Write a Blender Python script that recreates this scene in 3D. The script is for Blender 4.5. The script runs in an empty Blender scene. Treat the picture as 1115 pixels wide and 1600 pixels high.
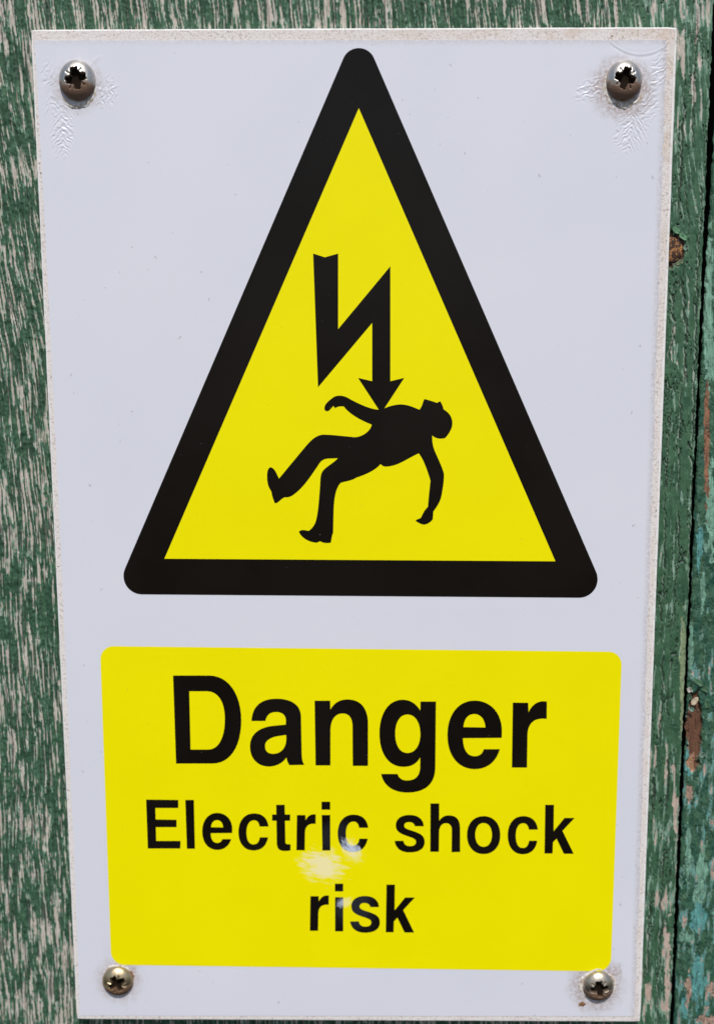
import bpy, math
import numpy as np
from mathutils import Vector, Matrix, Euler
from mathutils.geometry import tessellate_polygon

SC = bpy.context.scene
COL = SC.collection
rad = math.radians

# ------------------------------------------------------------------ camera
CAM_LOC = (0.00527562, -0.39578678, 0.08237023)
CAM_ROT = (rad(80.44144638), rad(0.21348007), rad(0.65084602))
F_PX = 1900.0                                   # focal length in photograph pixels (1600 tall)
cam = bpy.data.cameras.new('camera')
cam.sensor_fit = 'VERTICAL'; cam.sensor_height = 24.0
cam.lens = F_PX / 1600.0 * 24.0
cam.clip_start = 0.01; cam.clip_end = 200.0
cam.dof.use_dof = True; cam.dof.focus_distance = 0.392; cam.dof.aperture_fstop = 5.6
cam_o = bpy.data.objects.new('camera', cam)
cam_o.location = CAM_LOC; cam_o.rotation_euler = CAM_ROT
COL.objects.link(cam_o); SC.camera = cam_o

# ------------------------------------------------------------------ sky, sun, exposure
EL, AZ = rad(54.0), rad(-2.0)                   # sun high, almost straight in front of the door
SUN_DIR = Vector((-math.sin(AZ) * math.cos(EL), -math.cos(AZ) * math.cos(EL), math.sin(EL)))
world = bpy.data.worlds.new('World'); SC.world = world; world.use_nodes = True
wn = world.node_tree.nodes; wl = world.node_tree.links
sky = wn.new('ShaderNodeTexSky'); sky.sky_type = 'NISHITA'; sky.sun_disc = False
sky.sun_elevation = EL; sky.sun_rotation = math.atan2(SUN_DIR.x, SUN_DIR.y)
bg = wn['Background']; bg.inputs['Strength'].default_value = 0.10
wl.new(sky.outputs['Color'], bg.inputs['Color'])
sun = bpy.data.lights.new('sun', 'SUN'); sun.energy = 3.6; sun.angle = rad(0.55); sun.color = (1.0, 0.965, 0.91)
sun_o = bpy.data.objects.new('sun', sun); sun_o.location = (-0.5, -1.5, 2.0)
sun_o.rotation_euler = SUN_DIR.to_track_quat('Z', 'Y').to_euler(); COL.objects.link(sun_o)
vs = SC.view_settings
vs.view_transform = 'Standard'; vs.look = 'None'; vs.exposure = 0.0; vs.gamma = 1.0; vs.use_curve_mapping = False

# ------------------------------------------------------------------ measuring: photograph -> plane of the sign or boards
RM = np.array(Euler(CAM_ROT, 'XYZ').to_matrix())
CL = np.array(CAM_LOC)
def at(px, py, Y):
    """Where the sight line of a photograph pixel meets the vertical plane y = Y (x, z)."""
    px = np.asarray(px, float); py = np.asarray(py, float)
    d = np.stack([(px - 557.5) / F_PX, (800 - py) / F_PX, -np.ones_like(px)], -1) @ RM.T
    t = (Y - CL[1]) / d[..., 1]
    return CL[0] + t * d[..., 0], CL[2] + t * d[..., 2]
def to_px(x, y, z):
    l = np.stack([x - CL[0], y - CL[1], z - CL[2]], -1) @ RM
    return 557.5 + F_PX * l[..., 0] / -l[..., 2], 800 - F_PX * l[..., 1] / -l[..., 2]

# ------------------------------------------------------------------ noise
def _hash(ix, iy, seed):
    h = (ix.astype(np.int64) * 374761393 + iy.astype(np.int64) * 668265263 + seed * 1442695041) & 0xffffffff
    h = ((h ^ (h >> 13)) * 1274126177) & 0xffffffff
    h = ((h ^ (h >> 16)) * 2246822519) & 0xffffffff
    return ((h ^ (h >> 15)) & 0xffffff) / float(0xffffff)
def noise(x, y, seed=0):
    x, y = np.broadcast_arrays(np.asarray(x, float), np.asarray(y, float))
    ix, iy = np.floor(x), np.floor(y); fx, fy = x - ix, y - iy
    r = 0
    ux = fx * fx * fx * (fx * (fx * 6 - 15) + 10); uy = fy * fy * fy * (fy * (fy * 6 - 15) + 10)
    def g(dx, dy):
        a = _hash(ix + dx, iy + dy, seed) * 2 * np.pi
        return np.cos(a) * (fx - dx) + np.sin(a) * (fy - dy)
    a = g(0, 0) + ux * (g(1, 0) - g(0, 0)); b = g(0, 1) + ux * (g(1, 1) - g(0, 1))
    return (a + uy * (b - a)) * 1.5
def fbm(x, y, seed=0, octv=3, gain=0.5):
    s, a = 0, 1.0
    for k in range(octv):
        s = s + a * noise(np.asarray(x) * 2 ** k, np.asarray(y) * 2 ** k, seed + 17 * k); a *= gain
    return s
def sstep(a, b, x):
    t = np.clip((x - a) / (b - a), 0, 1); return t * t * (3 - 2 * t)

# ------------------------------------------------------------------ object helpers
def tag(o, label=None, cat=None, group=None, kind=None):
    if label: o['label'] = label
    if cat: o['category'] = cat
    if group: o['group'] = group
    if kind: o['kind'] = kind
    return o
def empty(name, loc=(0, 0, 0)):
    o = bpy.data.objects.new(name, None); o.location = loc; o.empty_display_size = 0.01
    COL.objects.link(o); return o
def link(name, me, mats, parent=None, smooth=False):
    for m in (mats if isinstance(mats, (list, tuple)) else [mats]): me.materials.append(m)
    if smooth: me.polygons.foreach_set('use_smooth', np.ones(len(me.polygons), bool))
    o = bpy.data.objects.new(name, me); COL.objects.link(o)
    if parent:
        o.parent = parent
        p = Vector((0, 0, 0)); q = parent
        while q: p += q.location; q = q.parent
        o.location = -p                           # mesh coordinates stay in scene metres
    return o
def mesh_from(verts, faces, name='mesh'):
    me = bpy.data.meshes.new(name)
    verts = np.asarray(verts, np.float32)
    if isinstance(faces, np.ndarray):
        n, k = faces.shape
        me.vertices.add(len(verts)); me.vertices.foreach_set('co', verts.ravel())
        me.loops.add(n * k); me.loops.foreach_set('vertex_index', faces.ravel().astype(np.int32))
        me.polygons.add(n); me.polygons.foreach_set('loop_start', np.arange(n, dtype=np.int32) * k)
        me.update(calc_edges=True)
    else:
        me.from_pydata([tuple(map(float, v)) for v in verts], [], faces)
    me.validate(); me.update()
    return me
def color_attr(me, name, rgb):
    a = me.color_attributes.new(name, 'FLOAT_COLOR', 'POINT')
    d = np.ones((len(me.vertices), 4), np.float32); d[:, :3] = rgb
    a.data.foreach_set('color', d.ravel())
def float_attr(me, name, val):
    a = me.attributes.new(name, 'FLOAT', 'POINT'); a.data.foreach_set('value', np.asarray(val, np.float32).ravel())
def grid_faces(nr, nc, keep=None):
    i = np.arange(nr * nc).reshape(nr, nc)
    f = np.stack([i[:-1, :-1], i[1:, :-1], i[1:, 1:], i[:-1, 1:]], -1)     # rows run downwards, front towards -Y
    f = f[keep] if keep is not None else f.reshape(-1, 4)
    return f
def compact(V, F, *arrs):
    used = np.zeros(len(V), bool); used[F.ravel()] = True
    m = np.cumsum(used) - 1
    return (V[used], m[F]) + tuple(a[used] for a in arrs)

# ------------------------------------------------------------------ material helpers
class NT:
    def __init__(s, name):
        s.m = bpy.data.materials.new(name); s.m.use_nodes = True
        s.n = s.m.node_tree.nodes; s.l = s.m.node_tree.links
        s.b = s.n['Principled BSDF']
    def put(s, sock, v):
        if hasattr(v, 'is_linked') or hasattr(v, 'links'): s.l.new(v, sock)
        else: sock.default_value = v
    def set(s, **kw):
        names = dict(col='Base Color', rough='Roughness', metal='Metallic', spec='Specular IOR Level', norm='Normal', coat='Coat Weight', coatr='Coat Roughness')
        for k, v in kw.items():
            if k == 'col' and isinstance(v, tuple) and len(v) == 3: v = v + (1,)
            s.put(s.b.inputs[names[k]], v)
        return s
    def obj(s): return s.n.new('ShaderNodeTexCoord').outputs['Object']
    def mapping(s, v, loc=(0, 0, 0), rot=(0, 0, 0), scale=(1, 1, 1)):
        k = s.n.new('ShaderNodeMapping'); s.l.new(v, k.inputs['Vector'])
        k.inputs['Location'].default_value = loc; k.inputs['Rotation'].default_value = rot; k.inputs['Scale'].default_value = scale
        return k.outputs[0]
    def noise(s, v, scale, detail=3, rough=0.55, dist=0.0):
        k = s.n.new('ShaderNodeTexNoise'); s.l.new(v, k.inputs['Vector'])
        k.inputs['Scale'].default_value = scale; k.inputs['Detail'].default_value = detail
        k.inputs['Roughness'].default_value = rough; k.inputs['Distortion'].default_value = dist
        return k.outputs['Fac']
    def attr(s, name, out='Fac'):
        k = s.n.new('ShaderNodeAttribute'); k.attribute_name = name; return k.outputs[out]
    def math(s, op, a, b=0.0, c=0.0, clamp=False):
        k = s.n.new('ShaderNodeMath'); k.operation = op; k.use_clamp = clamp
        s.put(k.inputs[0], a); s.put(k.inputs[1], b); s.put(k.inputs[2], c); return k.outputs[0]
    def vlen(s, v):
        k = s.n.new('ShaderNodeVectorMath'); k.operation = 'LENGTH'; s.l.new(v, k.inputs[0]); return k.outputs['Value']
    def rng(s, v, a, b, c=0.0, d=1.0):
        k = s.n.new('ShaderNodeMapRange'); k.interpolation_type = 'SMOOTHSTEP'
        s.put(k.inputs['Value'], v)
        for nm, x in (('From Min', a), ('From Max', b), ('To Min', c), ('To Max', d)): k.inputs[nm].default_value = x
        return k.outputs[0]
    def mix(s, f, a, b, mode='MIX'):
        k = s.n.new('ShaderNodeMix'); k.data_type = 'RGBA'; k.blend_type = mode
        s.put(k.inputs['Factor'], f)
        for nm, v in ((6, a), (7, b)):
            if isinstance(v, tuple) and len(v) == 3: v = v + (1,)
            s.put(k.inputs[nm], v)
        return k.outputs[2]
    def bump(s, h, dist, strength=1.0):
        k = s.n.new('ShaderNodeBump'); s.put(k.inputs['Height'], h)
        k.inputs['Distance'].default_value = dist; k.inputs['Strength'].default_value = strength
        return k.outputs[0]

# ================================================================== depths (metres, +y goes into the door)
Y_FILM = 0.0             # front of the printed film
Y_PLATE = 0.00012        # front of the plastic plate
PLATE_T = 0.0030
Y_WOOD = Y_PLATE + PLATE_T + 0.0003
MM = 0.001

# ================================================================== materials
GREEN = np.array((0.024, 0.076, 0.041)); GREEN2 = np.array((0.068, 0.156, 0.084)); TEAL = np.array((0.018, 0.080, 0.058))
MINT = np.array((0.235, 0.36, 0.275)); BEIGE = np.array((0.56, 0.51, 0.45)); TURQ = np.array((0.13, 0.38, 0.36))
BROWN = np.array((0.150, 0.070, 0.040)); PINK = np.array((0.50, 0.36, 0.29)); OLIVE = np.array((0.30, 0.36, 0.20))

t = NT('peeling_paint'); c = t.attr('albedo', 'Color'); v = t.obj()
fine = t.noise(t.mapping(v, scale=(1, 1, 0.25)), 2600, 3, 0.6)
c2 = t.mix(t.rng(fine, 0.3, 0.7, 0.0, 0.32), c, t.mix(1.0, c, (0.55, 0.55, 0.55), 'MULTIPLY'))
h = t.noise(t.mapping(v, scale=(1, 1, 0.3)), 1800, 4, 0.65)
M_WOOD = t.set(col=c2, rough=t.rng(t.attr('gloss'), 0, 1, 0.85, 0.42), spec=0.4, norm=t.bump(h, 0.00022)).m

t = NT('dark_gap_shade'); M_BACK = t.set(col=t.mix(t.noise(t.obj(), 120), (0.012, 0.016, 0.013), (0.03, 0.035, 0.028)), rough=0.9).m  # near-black colour stands in for shade deep in the gap

t = NT('white_vinyl'); v = t.obj()
base = t.mix(t.rng(t.noise(v, 14, 2), 0.35, 0.65), (0.684, 0.690, 0.764), (0.704, 0.706, 0.776))
speck = t.rng(t.noise(v, 420, 2, 0.5), 0.715, 0.76)
base = t.mix(t.math('MULTIPLY', speck, 0.45), base, (0.30, 0.27, 0.27))
d = t.math('MULTIPLY', t.attr('dirt'), t.rng(t.noise(v, 900, 4, 0.7), 0.30, 0.62), clamp=True)
base = t.mix(d, base, (0.30, 0.175, 0.10))
M_FILM = t.set(col=base, rough=t.rng(t.noise(v, 60, 3), 0.3, 0.7, 0.30, 0.40), spec=0.45,
               norm=t.bump(t.noise(v, 260, 2), 0.00002)).m

t = NT('dirty_plastic_plate'); v = t.obj()
gx = t.n.new('ShaderNodeSeparateXYZ'); t.l.new(v, gx.inputs[0])
right = t.math('MULTIPLY', t.rng(gx.outputs[0], -0.03, 0.085, 0.10, 0.46), t.rng(gx.outputs[2], 0.06, 0.165, 0.35, 1.0))
stip = t.math('MULTIPLY', t.rng(t.noise(v, 1100, 2, 0.7), 0.50, 0.64), t.rng(t.noise(v, 90, 3, 0.6), 0.35, 0.6, 0.45, 1.0))
blot = t.rng(t.noise(v, 130, 4, 0.6), 0.38, 0.62)
base = t.mix(t.math('MULTIPLY', blot, right), (0.76, 0.71, 0.69), (0.60, 0.43, 0.30))
base = t.mix(t.math('MULTIPLY', stip, 0.62), base, (0.40, 0.33, 0.29))
spk = t.rng(t.noise(v, 520, 2, 0.5), 0.70, 0.75)
base = t.mix(t.math('MULTIPLY', spk, 0.8), base, (0.12, 0.10, 0.09))
M_PLATE = t.set(col=base, rough=0.75, spec=0.3, norm=t.bump(t.noise(v, 1500, 3, 0.7), 0.00015)).m
t = NT('plate_edge_plastic'); v = t.obj()
M_EDGE = t.set(col=t.mix(t.rng(t.noise(v, 500, 4, 0.7), 0.45, 0.7), (0.84, 0.82, 0.81), (0.66, 0.60, 0.56)), rough=0.6).m

def scuff_glare_masks(t, v):
    """Masks on the print: rub on the yellow, scratches and painted glare over the letters."""
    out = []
    for (px, py, rx, ry, ang, fs) in SCUFFS_GLARE:
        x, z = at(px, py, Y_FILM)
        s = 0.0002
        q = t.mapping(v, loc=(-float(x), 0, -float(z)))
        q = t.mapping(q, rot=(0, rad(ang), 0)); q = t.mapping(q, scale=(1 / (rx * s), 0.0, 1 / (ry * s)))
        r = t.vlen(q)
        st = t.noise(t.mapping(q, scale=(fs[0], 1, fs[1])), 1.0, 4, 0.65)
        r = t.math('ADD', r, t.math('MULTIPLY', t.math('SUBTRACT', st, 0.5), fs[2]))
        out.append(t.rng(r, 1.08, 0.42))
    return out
SCUFFS_GLARE = [(503, 1352, 40, 29, -15, (1.4, 6.0, 3.0)),        # broad pale rub below the c
          (549, 1328, 25, 15, -55, (1.4, 8.0, 3.2)),        # bright scratches and painted glare over the c
          (538, 1410, 16, 10, 20, (2.0, 3.0, 1.6)),         # pale rub and painted glare between i and s
          (552, 1418, 44, 48, 0, (1.5, 1.5, 1.2)),          # bluish glare painted on "is"
          (530, 1310, 46, 40, 0, (1.5, 1.5, 1.2))]          # bluish glare painted on "ic"
t = NT('yellow_print'); v = t.obj(); mk = scuff_glare_masks(t, v)
base = t.mix(t.rng(t.noise(v, 30, 3), 0.35, 0.65), (0.876, 0.776, 0.0), (0.892, 0.792, 0.0))
base = t.mix(t.math('MULTIPLY', t.rng(t.noise(v, 700, 2), 0.745, 0.78), 0.5), base, (0.35, 0.30, 0.05))
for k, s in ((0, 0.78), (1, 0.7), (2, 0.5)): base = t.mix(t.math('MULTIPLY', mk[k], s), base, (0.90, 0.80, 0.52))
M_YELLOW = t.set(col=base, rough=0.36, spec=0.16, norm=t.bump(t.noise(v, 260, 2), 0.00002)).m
t = NT('black_print'); v = t.obj(); mk = scuff_glare_masks(t, v)
base = t.mix(t.rng(t.noise(v, 25, 3), 0.35, 0.65), (0.0055, 0.0040, 0.0032), (0.008, 0.0062, 0.0052))
base = t.mix(t.math('MULTIPLY', t.rng(t.noise(v, 900, 2), 0.75, 0.79), 0.6), base, (0.20, 0.17, 0.16))
for k, s in ((3, 0.35), (4, 0.22)): base = t.mix(t.math('MULTIPLY', mk[k], s), base, (0.050, 0.060, 0.075))  # bluish sheen of the letters, painted into the black
for k, s in ((1, 0.85), (2, 0.6)): base = t.mix(t.math('MULTIPLY', mk[k], s), base, (0.62, 0.68, 0.82))  # scratches and blue-white glare, both as colour
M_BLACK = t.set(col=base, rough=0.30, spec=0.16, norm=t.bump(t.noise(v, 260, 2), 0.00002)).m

def screw_mat(name, tint, rust, seed):
    t = NT(name); v = t.obj()
    n1 = t.noise(t.mapping(v, loc=(seed, 0, 0)), 330, 4, 0.6)
    sp = t.n.new('ShaderNodeSeparateXYZ'); t.l.new(v, sp.inputs[0])
    low = t.rng(sp.outputs[2], 0.0016, -0.0042)  # browner lower half: rust plus a painted reflection of the ground
    f = t.rng(t.math('ADD', t.math('MULTIPLY', n1, 0.9), t.math('MULTIPLY', low, 0.62)), 0.54, 0.92, 0.0, rust)
    f = t.math('MAXIMUM', f, t.math('MULTIPLY', t.attr('recess'), 0.95))
    col = t.mix(f, tint, (0.150, 0.068, 0.032)); col = t.mix(t.math('MULTIPLY', t.attr('recess'), 0.97), col, (0.011, 0.0075, 0.005))  # recess goes near black over the rust: shade put into the colour
    t.set(col=col, metal=t.rng(f, 0.1, 0.95, 1.0, 0.15), rough=t.rng(t.math('ADD', f, n1), 0.4, 1.5, 0.40, 0.8),
          spec=t.rng(t.attr('recess'), 0.2, 0.8, 0.5, 0.05), norm=t.bump(t.noise(v, 900, 3), 0.00008))
    return t.m
M_SCREW_A = screw_mat('stained_steel', (0.58, 0.545, 0.50), 0.9, 0.3)
M_SCREW_B = screw_mat('tarnished_brass_plating', (0.54, 0.43, 0.27), 0.9, 1.7)
M_SCREW_C = screw_mat('tarnished_steel', (0.54, 0.47, 0.38), 0.9, 2.9)
t = NT('torn_film_rim'); v = t.obj()
M_RIM = t.set(col=t.mix(t.rng(t.noise(v, 700, 4, 0.7), 0.40, 0.66), (0.74, 0.71, 0.68), (0.36, 0.26, 0.17)), rough=0.6).m
t = NT('rust_spot'); v = t.obj()
M_RUST = t.set(col=t.mix(t.rng(t.noise(v, 1500, 4, 0.7), 0.35, 0.65), (0.30, 0.13, 0.05), (0.13, 0.065, 0.035)), rough=0.9).m
t = NT('rusty_iron'); v = t.obj()
M_NAIL = t.set(col=t.mix(t.rng(t.noise(v, 600, 4, 0.7), 0.48, 0.60), (0.045, 0.020, 0.013), (0.42, 0.19, 0.06)), rough=0.8, norm=t.bump(t.noise(v, 900, 4), 0.0003)).m

# ================================================================== door boards
door = empty('painted_door', (0, Y_WOOD + 0.012, -0.20))
tag(door, 'weathered green door of upright boards with flaking paint and a dark gap between them', 'door')

x_gap, _ = at(1080, 800, Y_WOOD); X_EDGE = float(x_gap)                     # right edge of the wide board
sxl, _ = at(84, 800, Y_WOOD); sxr, _ = at(1029, 800, Y_WOOD)
_, szt = at(557, 44, Y_WOOD); _, szb = at(557, 1595, Y_WOOD)
sxl, sxr, szt, szb = map(float, (sxl, sxr, szt, szb))

def steps(spans):
    out = []
    for a, b, s in spans:
        n = max(1, int(round(abs(b - a) / s))); out.append(np.linspace(a, b, n, endpoint=False))
    out.append([spans[-1][1]]); return np.concatenate(out)
def blob(px, py, cx, cy, rx, ry, wob, seed, ang=0.0):
    """Ragged lens centred on a photograph point; 1 inside, 0 outside."""
    a = rad(ang); dx, dy = px - cx, py - cy
    u = (dx * math.cos(a) + dy * math.sin(a)) / rx; w = (-dx * math.sin(a) + dy * math.cos(a)) / ry
    r = np.sqrt(u * u + w * w) + wob * fbm(px / 6.0, py / 18.0, seed, 3)
    return sstep(1.08, 0.92, r)

D = 0.23 * MM
# ---- the wide board that carries the sign
V3 = lambda a: np.asarray(a)[..., None]
cols = steps([(-0.155, -0.128, 1.2 * MM), (-0.128, X_EDGE, D)])
rows = steps([(0.200, 0.178, 1.2 * MM), (0.178, szt - 4 * MM, D), (szt - 4 * MM, -0.176, D * 1.15), (-0.176, -0.200, 1.2 * MM)])
X, Z = np.meshgrid(cols, rows); nr, nc = X.shape
inside = (X > sxl + 5 * MM) & (X < sxr - 5 * MM) & (Z < szt - 5 * MM) & (Z > szb + 5 * MM)   # wholly behind the plate
keep = ~(inside[:-1, :-1] | inside[1:, :-1] | inside[1:, 1:] | inside[:-1, 1:])
vid = np.cumsum(~inside.ravel()).reshape(nr, nc) - 1
F = vid.ravel()[grid_faces(nr, nc, keep)]; iy = vid[:, -1]
X, Z = X[~inside], Z[~inside]
PX, PY = to_px(X, np.full_like(X, Y_WOOD), Z)
mx, mz = X / MM, Z / MM
lean = mx + 0.085 * mz * sstep(-60, 160, mz) - 0.9 * noise(mx / 30, mz / 45, 5) + 0.35 * noise(mx / 2.5, mz / 9, 6)
worn = sstep(0.089, 0.080, X)                                                      # sounder paint near the board's edge
fine = fbm(lean / 0.45, mz / 2.6, 13, 2)
crack = fbm(lean / 1.9, mz / 2.3, 14, 3)
strand = noise(lean / 0.62, mz / 15, 12)
pr = 0.50 * noise(lean / 0.95, mz / 15, 21) + 0.52 * noise(lean / 0.5, mz / 10, 22) + 0.30 * noise(lean / 0.32, mz / 3.0, 23) + 0.17 * noise(mx / 6, mz / 14, 24) + 0.13 * noise(mx / 16, mz / 30, 25) + 0.16 * crack
top_strip = sstep(szt - 2 * MM, szt + 2 * MM, Z)
pr = pr + 0.04 + 0.0 * top_strip + 0.05 * sstep(-0.10, -0.15, Z)
# right margin: thick paint, broad flakes, long splits
pe = 0.66 * noise(lean / 1.4, mz / 13, 31) + 0.5 * noise(lean / 0.75, mz / 7, 32) + 0.17 * noise(mx / 0.4, mz / 2.0, 33)
pe = pe + np.interp(PY, [0, 180, 300, 420, 500, 700, 1050, 1180, 1320, 1600], [0.10, -0.04, -0.22, -0.50, -0.30, -0.36, -0.30, -0.16, -0.08, -0.04])
p = pr * worn + pe * (1 - worn)
for (cx, cy, rx, ry, s) in [(1066, 80, 4, 40, 1), (1082, 140, 4, 22, 1), (1088, 30, 5, 40, .9), (1052, 545, 6, 22, .9), (1073, 470, 4, 36, 1), (1070, 590, 3, 22, 1), (1050, 500, 4, 30, .6), (1056, 1290, 5, 40, 1),
                            (1051, 1230, 4, 30, .8), (1041, 1500, 5, 70, 1), (1046, 1570, 4, 30, .9), (1012, 1552, 6, 14, 1), (1030, 1110, 3, 22, .6), (1019, 1190, 5, 40, .6), (1040, 1205, 3, 30, .6)]:
    p = p + s * 0.62 * blob(PX, PY, cx, cy, rx, ry, 0.75, int(cx + cy))
bt = 0.22 + 0.16 * (1 - worn); ut = 0.10 - 0.02 * (1 - worn)
bare = sstep(bt, bt + 0.06, p); under = sstep(ut, ut + 0.05, p) * (1 - bare)
coat = 1 - bare - under
edge_m = np.clip((X - (X_EDGE - 1.4 * MM)) / (1.4 * MM), 0, 1)                       # chipped corner of the board
chip = sstep(0.10, 0.22, edge_m * 0.55 + 0.6 * noise(mx / 0.9, mz / 7, 41) + 0.25 * noise(mx / 0.5, mz / 1.6, 42) - 0.30) * (edge_m > 0)
olive = blob(PX, PY, 1066, 1060, 5, 95, 0.5, 43)
vc = np.abs(noise(lean / 1.9, mz / 22, 51) + 0.30 * noise(mx / 0.8, mz / 3.0, 52))    # long splits in the thick paint
split = sstep(0.075, 0.025, vc) * (1 - worn) * coat * sstep(-0.25, 0.15, noise(mx / 5, mz / 12, 53))
hc = np.abs(noise(mx / 3.0, mz / 1.6, 54) + 0.4 * noise(mx / 0.9, mz / 0.9, 55)); split = np.maximum(split, 0.45 * sstep(0.04, 0.015, hc) * (1 - worn) * coat * (noise(mx / 6, mz / 7, 56) > 0.28))
CR = [([(1096, 290), (1090, 420), (1083, 640), (1080, 760), (1077, 868)], 2.0, 1.0), ([(1070, 295), (1075, 345), (1074, 378)], 1.4, .6), ([(1063, 436), (1069, 480), (1072, 520), (1069, 560), (1069, 596)], 3.4, 1.0),
      ([(1053, 445), (1050, 480), (1051, 520), (1046, 560)], 2.6, 1.0), ([(1064, 612), (1061, 720), (1059, 765)], 2.0, 1.0), ([(1046, 640), (1043, 700), (1041, 765)], 1.5, .9), ([(1058, 800), (1060, 850), (1051, 975)], 1.8, .7),
      ([(1038, 770), (1039, 850), (1031, 1000)], 1.8, .8), ([(1035, 1020), (1033, 1090)], 1.6, .5), ([(1046, 1030), (1041, 1125)], 1.6, .5), ([(1034, 1090), (1030, 1160)], 3.0, 1.0),
      ([(1046, 1180), (1040, 1260)], 2.4, .9), ([(1022, 1200), (1018, 1270)], 3.0, .8), ([(1090, 20), (1084, 120), (1080, 230)], 1.8, .9), ([(1068, 150), (1064, 250), (1060, 330)], 2.6, .9),
      ([(1036, 1330), (1030, 1480), (1026, 1590)], 2.0, .8), ([(1015, 1400), (1011, 1520)], 2.6, .9)]
lipm = 0 * X
for i_, (pts, w, lp) in enumerate(CR):
    ys = [q[1] for q in pts]; xc = np.interp(PY, ys, [q[0] for q in pts])
    d = PX - xc + 2.6 * noise(PY / 16, 0.5 + i_, 90) + 1.2 * noise(PY / 5, 0.5 + i_, 91)
    on = sstep(ys[0] - 12, ys[0] + 12, PY) * sstep(ys[-1] + 12, ys[-1] - 12, PY) * sstep(-0.42, -0.1, noise(PY / 13, 3.5 + i_, 92) + 0.35)
    ww = w * (0.7 + 0.7 * np.clip(noise(PY / 22, 7.5 + i_, 93) + 0.3, 0, 1))
    split = np.maximum(split, on * sstep(ww * 0.75, ww * 0.3, np.abs(d)) * 0.95)
    lipm = np.maximum(lipm, lp * on * sstep(ww * 0.9, ww * 0.4, np.abs(d + ww * 0.9)) * sstep(-0.3, 0.1, noise(PX / 5, PY / 9, 94)))
grv = sstep(-0.18, -0.50, strand) * (0.4 + 0.6 * worn)                               # open grain
crk2 = noise(lean / 0.55, mz / 1.1, 15) + 0.6 * noise(lean / 0.9, mz / 3.0, 16)
hgt = 0.34 * strand * (0.25 + 0.75 * worn) + 0.10 * worn * coat * crk2 + (0.02 + 0.07 * worn) * fine + coat * (0.30 + (0.05 + 0.20 * worn) * crack) + under * 0.12 - 0.55 * split - 0.16 * chip - 0.12 * grv
hgt = hgt + (1 - worn) * (0.20 * fbm(mx / 2.6, mz / 6.5, 58, 4)) + 0.12 * lipm
cav = blob(PX, PY, 1050, 390, 19, 26, 0.28, 61)                                      # paint broken away round a nail
lip = blob(PX, PY, 1050, 390, 25, 33, 0.28, 61) - cav
hgt = hgt - 0.9 * cav + 0.35 * lip * (noise(mx / 2, mz / 2, 62) + 0.5)
hgt = hgt - 0.55 * np.clip((X - (X_EDGE - 0.7 * MM)) / (0.7 * MM), 0, 1) ** 2         # rounded arris
gvar = V3(np.clip(0.30 * worn + 0.62 * (1 - worn) + (0.25 + 0.35 * worn) * noise(lean / 0.6, mz / 7, 70) + 0.40 * fbm(mx / 3.0, mz / 8, 71, 3), 0, 1.4))
green = GREEN * (1 - gvar) + GREEN2 * gvar
bvar = V3(sstep(-0.4, 0.5, fbm(lean / 0.6, mz / 9, 72, 3)))
wood = BEIGE * 1.06 * (1 - bvar) + (BEIGE * (0.84, 0.80, 0.78)) * bvar
pk = (1 - worn) * sstep(900, 1200, PY) * 0.7
wood = wood * (1 - V3(pk)) + PINK * V3(pk)
mvar = V3(sstep(-0.35, 0.45, fbm(lean / 0.6, mz / 5, 73, 2)))
mint = MINT * (1 - mvar) + (MINT * (0.46, 0.58, 0.54)) * mvar
alb = green * V3(coat) + mint * V3(under) + wood * V3(bare)
lipm = np.clip(lipm * (1 - split), 0, 1) * 0.85; alb = alb * (1 - V3(lipm)) + MINT * (1.2, 1.05, 1.05) * V3(lipm)
alb = alb * (1 - V3(chip * 0.8)) + (MINT * (0.9, 0.95, 0.85)) * V3(chip * 0.8)
alb = alb * (1 - V3(olive * 0.75)) + OLIVE * V3(olive * 0.75)
grime_shade = np.array((0.030, 0.038, 0.030))                                               # grime in splits; in open grain also painted shade
dk = np.clip(0.85 * split + 0.8 * sstep(0.3, 0.9, grv) * (0.65 + 0.35 * bare), 0, 0.9)
alb = alb * (1 - V3(dk)) + grime_shade * V3(dk)
alb = alb * (1 - V3(cav)) + BROWN * 0.5 * V3(cav)
gloss = coat * (1 - worn * 0.6)
Yv = Y_WOOD - hgt * MM
Yv = np.where((X > sxl - 0.2 * MM) & (X < sxr + 0.2 * MM) & (Z < szt) & (Z > szb), np.maximum(Yv, Y_WOOD - 0.15 * MM), Yv)
V = np.stack([X, Yv, Z], -1)
# side of the board facing the gap
grime_shade = np.array((0.020, 0.026, 0.021))  # shade of the gap painted into the board's side
side1 = V[iy].copy(); side1[:, 0] -= 0.30 * MM; side1[:, 1] += 0.35 * MM; side2 = side1.copy(); side2[:, 1] = Y_WOOD + 0.024
V[iy, 0] += 0.28 * fbm(V[iy, 2] / MM / 2.5, 0.5, 81, 3) * MM; n0 = len(V)
V = np.concatenate([V, side1, side2]); k = np.arange(nr - 1)
F = np.concatenate([F, np.stack([n0 + k, n0 + k + 1, n0 + nr + k + 1, n0 + nr + k], -1)])
A = np.concatenate([alb, np.tile(grime_shade, (2 * nr, 1))]); G = np.concatenate([gloss, np.full(2 * nr, 0.1)])
me = mesh_from(V, F, 'plank'); color_attr(me, 'albedo', A); float_attr(me, 'gloss', G)
plank1 = link('plank', me, M_WOOD, door, smooth=True)
tag(plank1, label='wide board with streaky green paint worn to bare grain')

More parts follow.
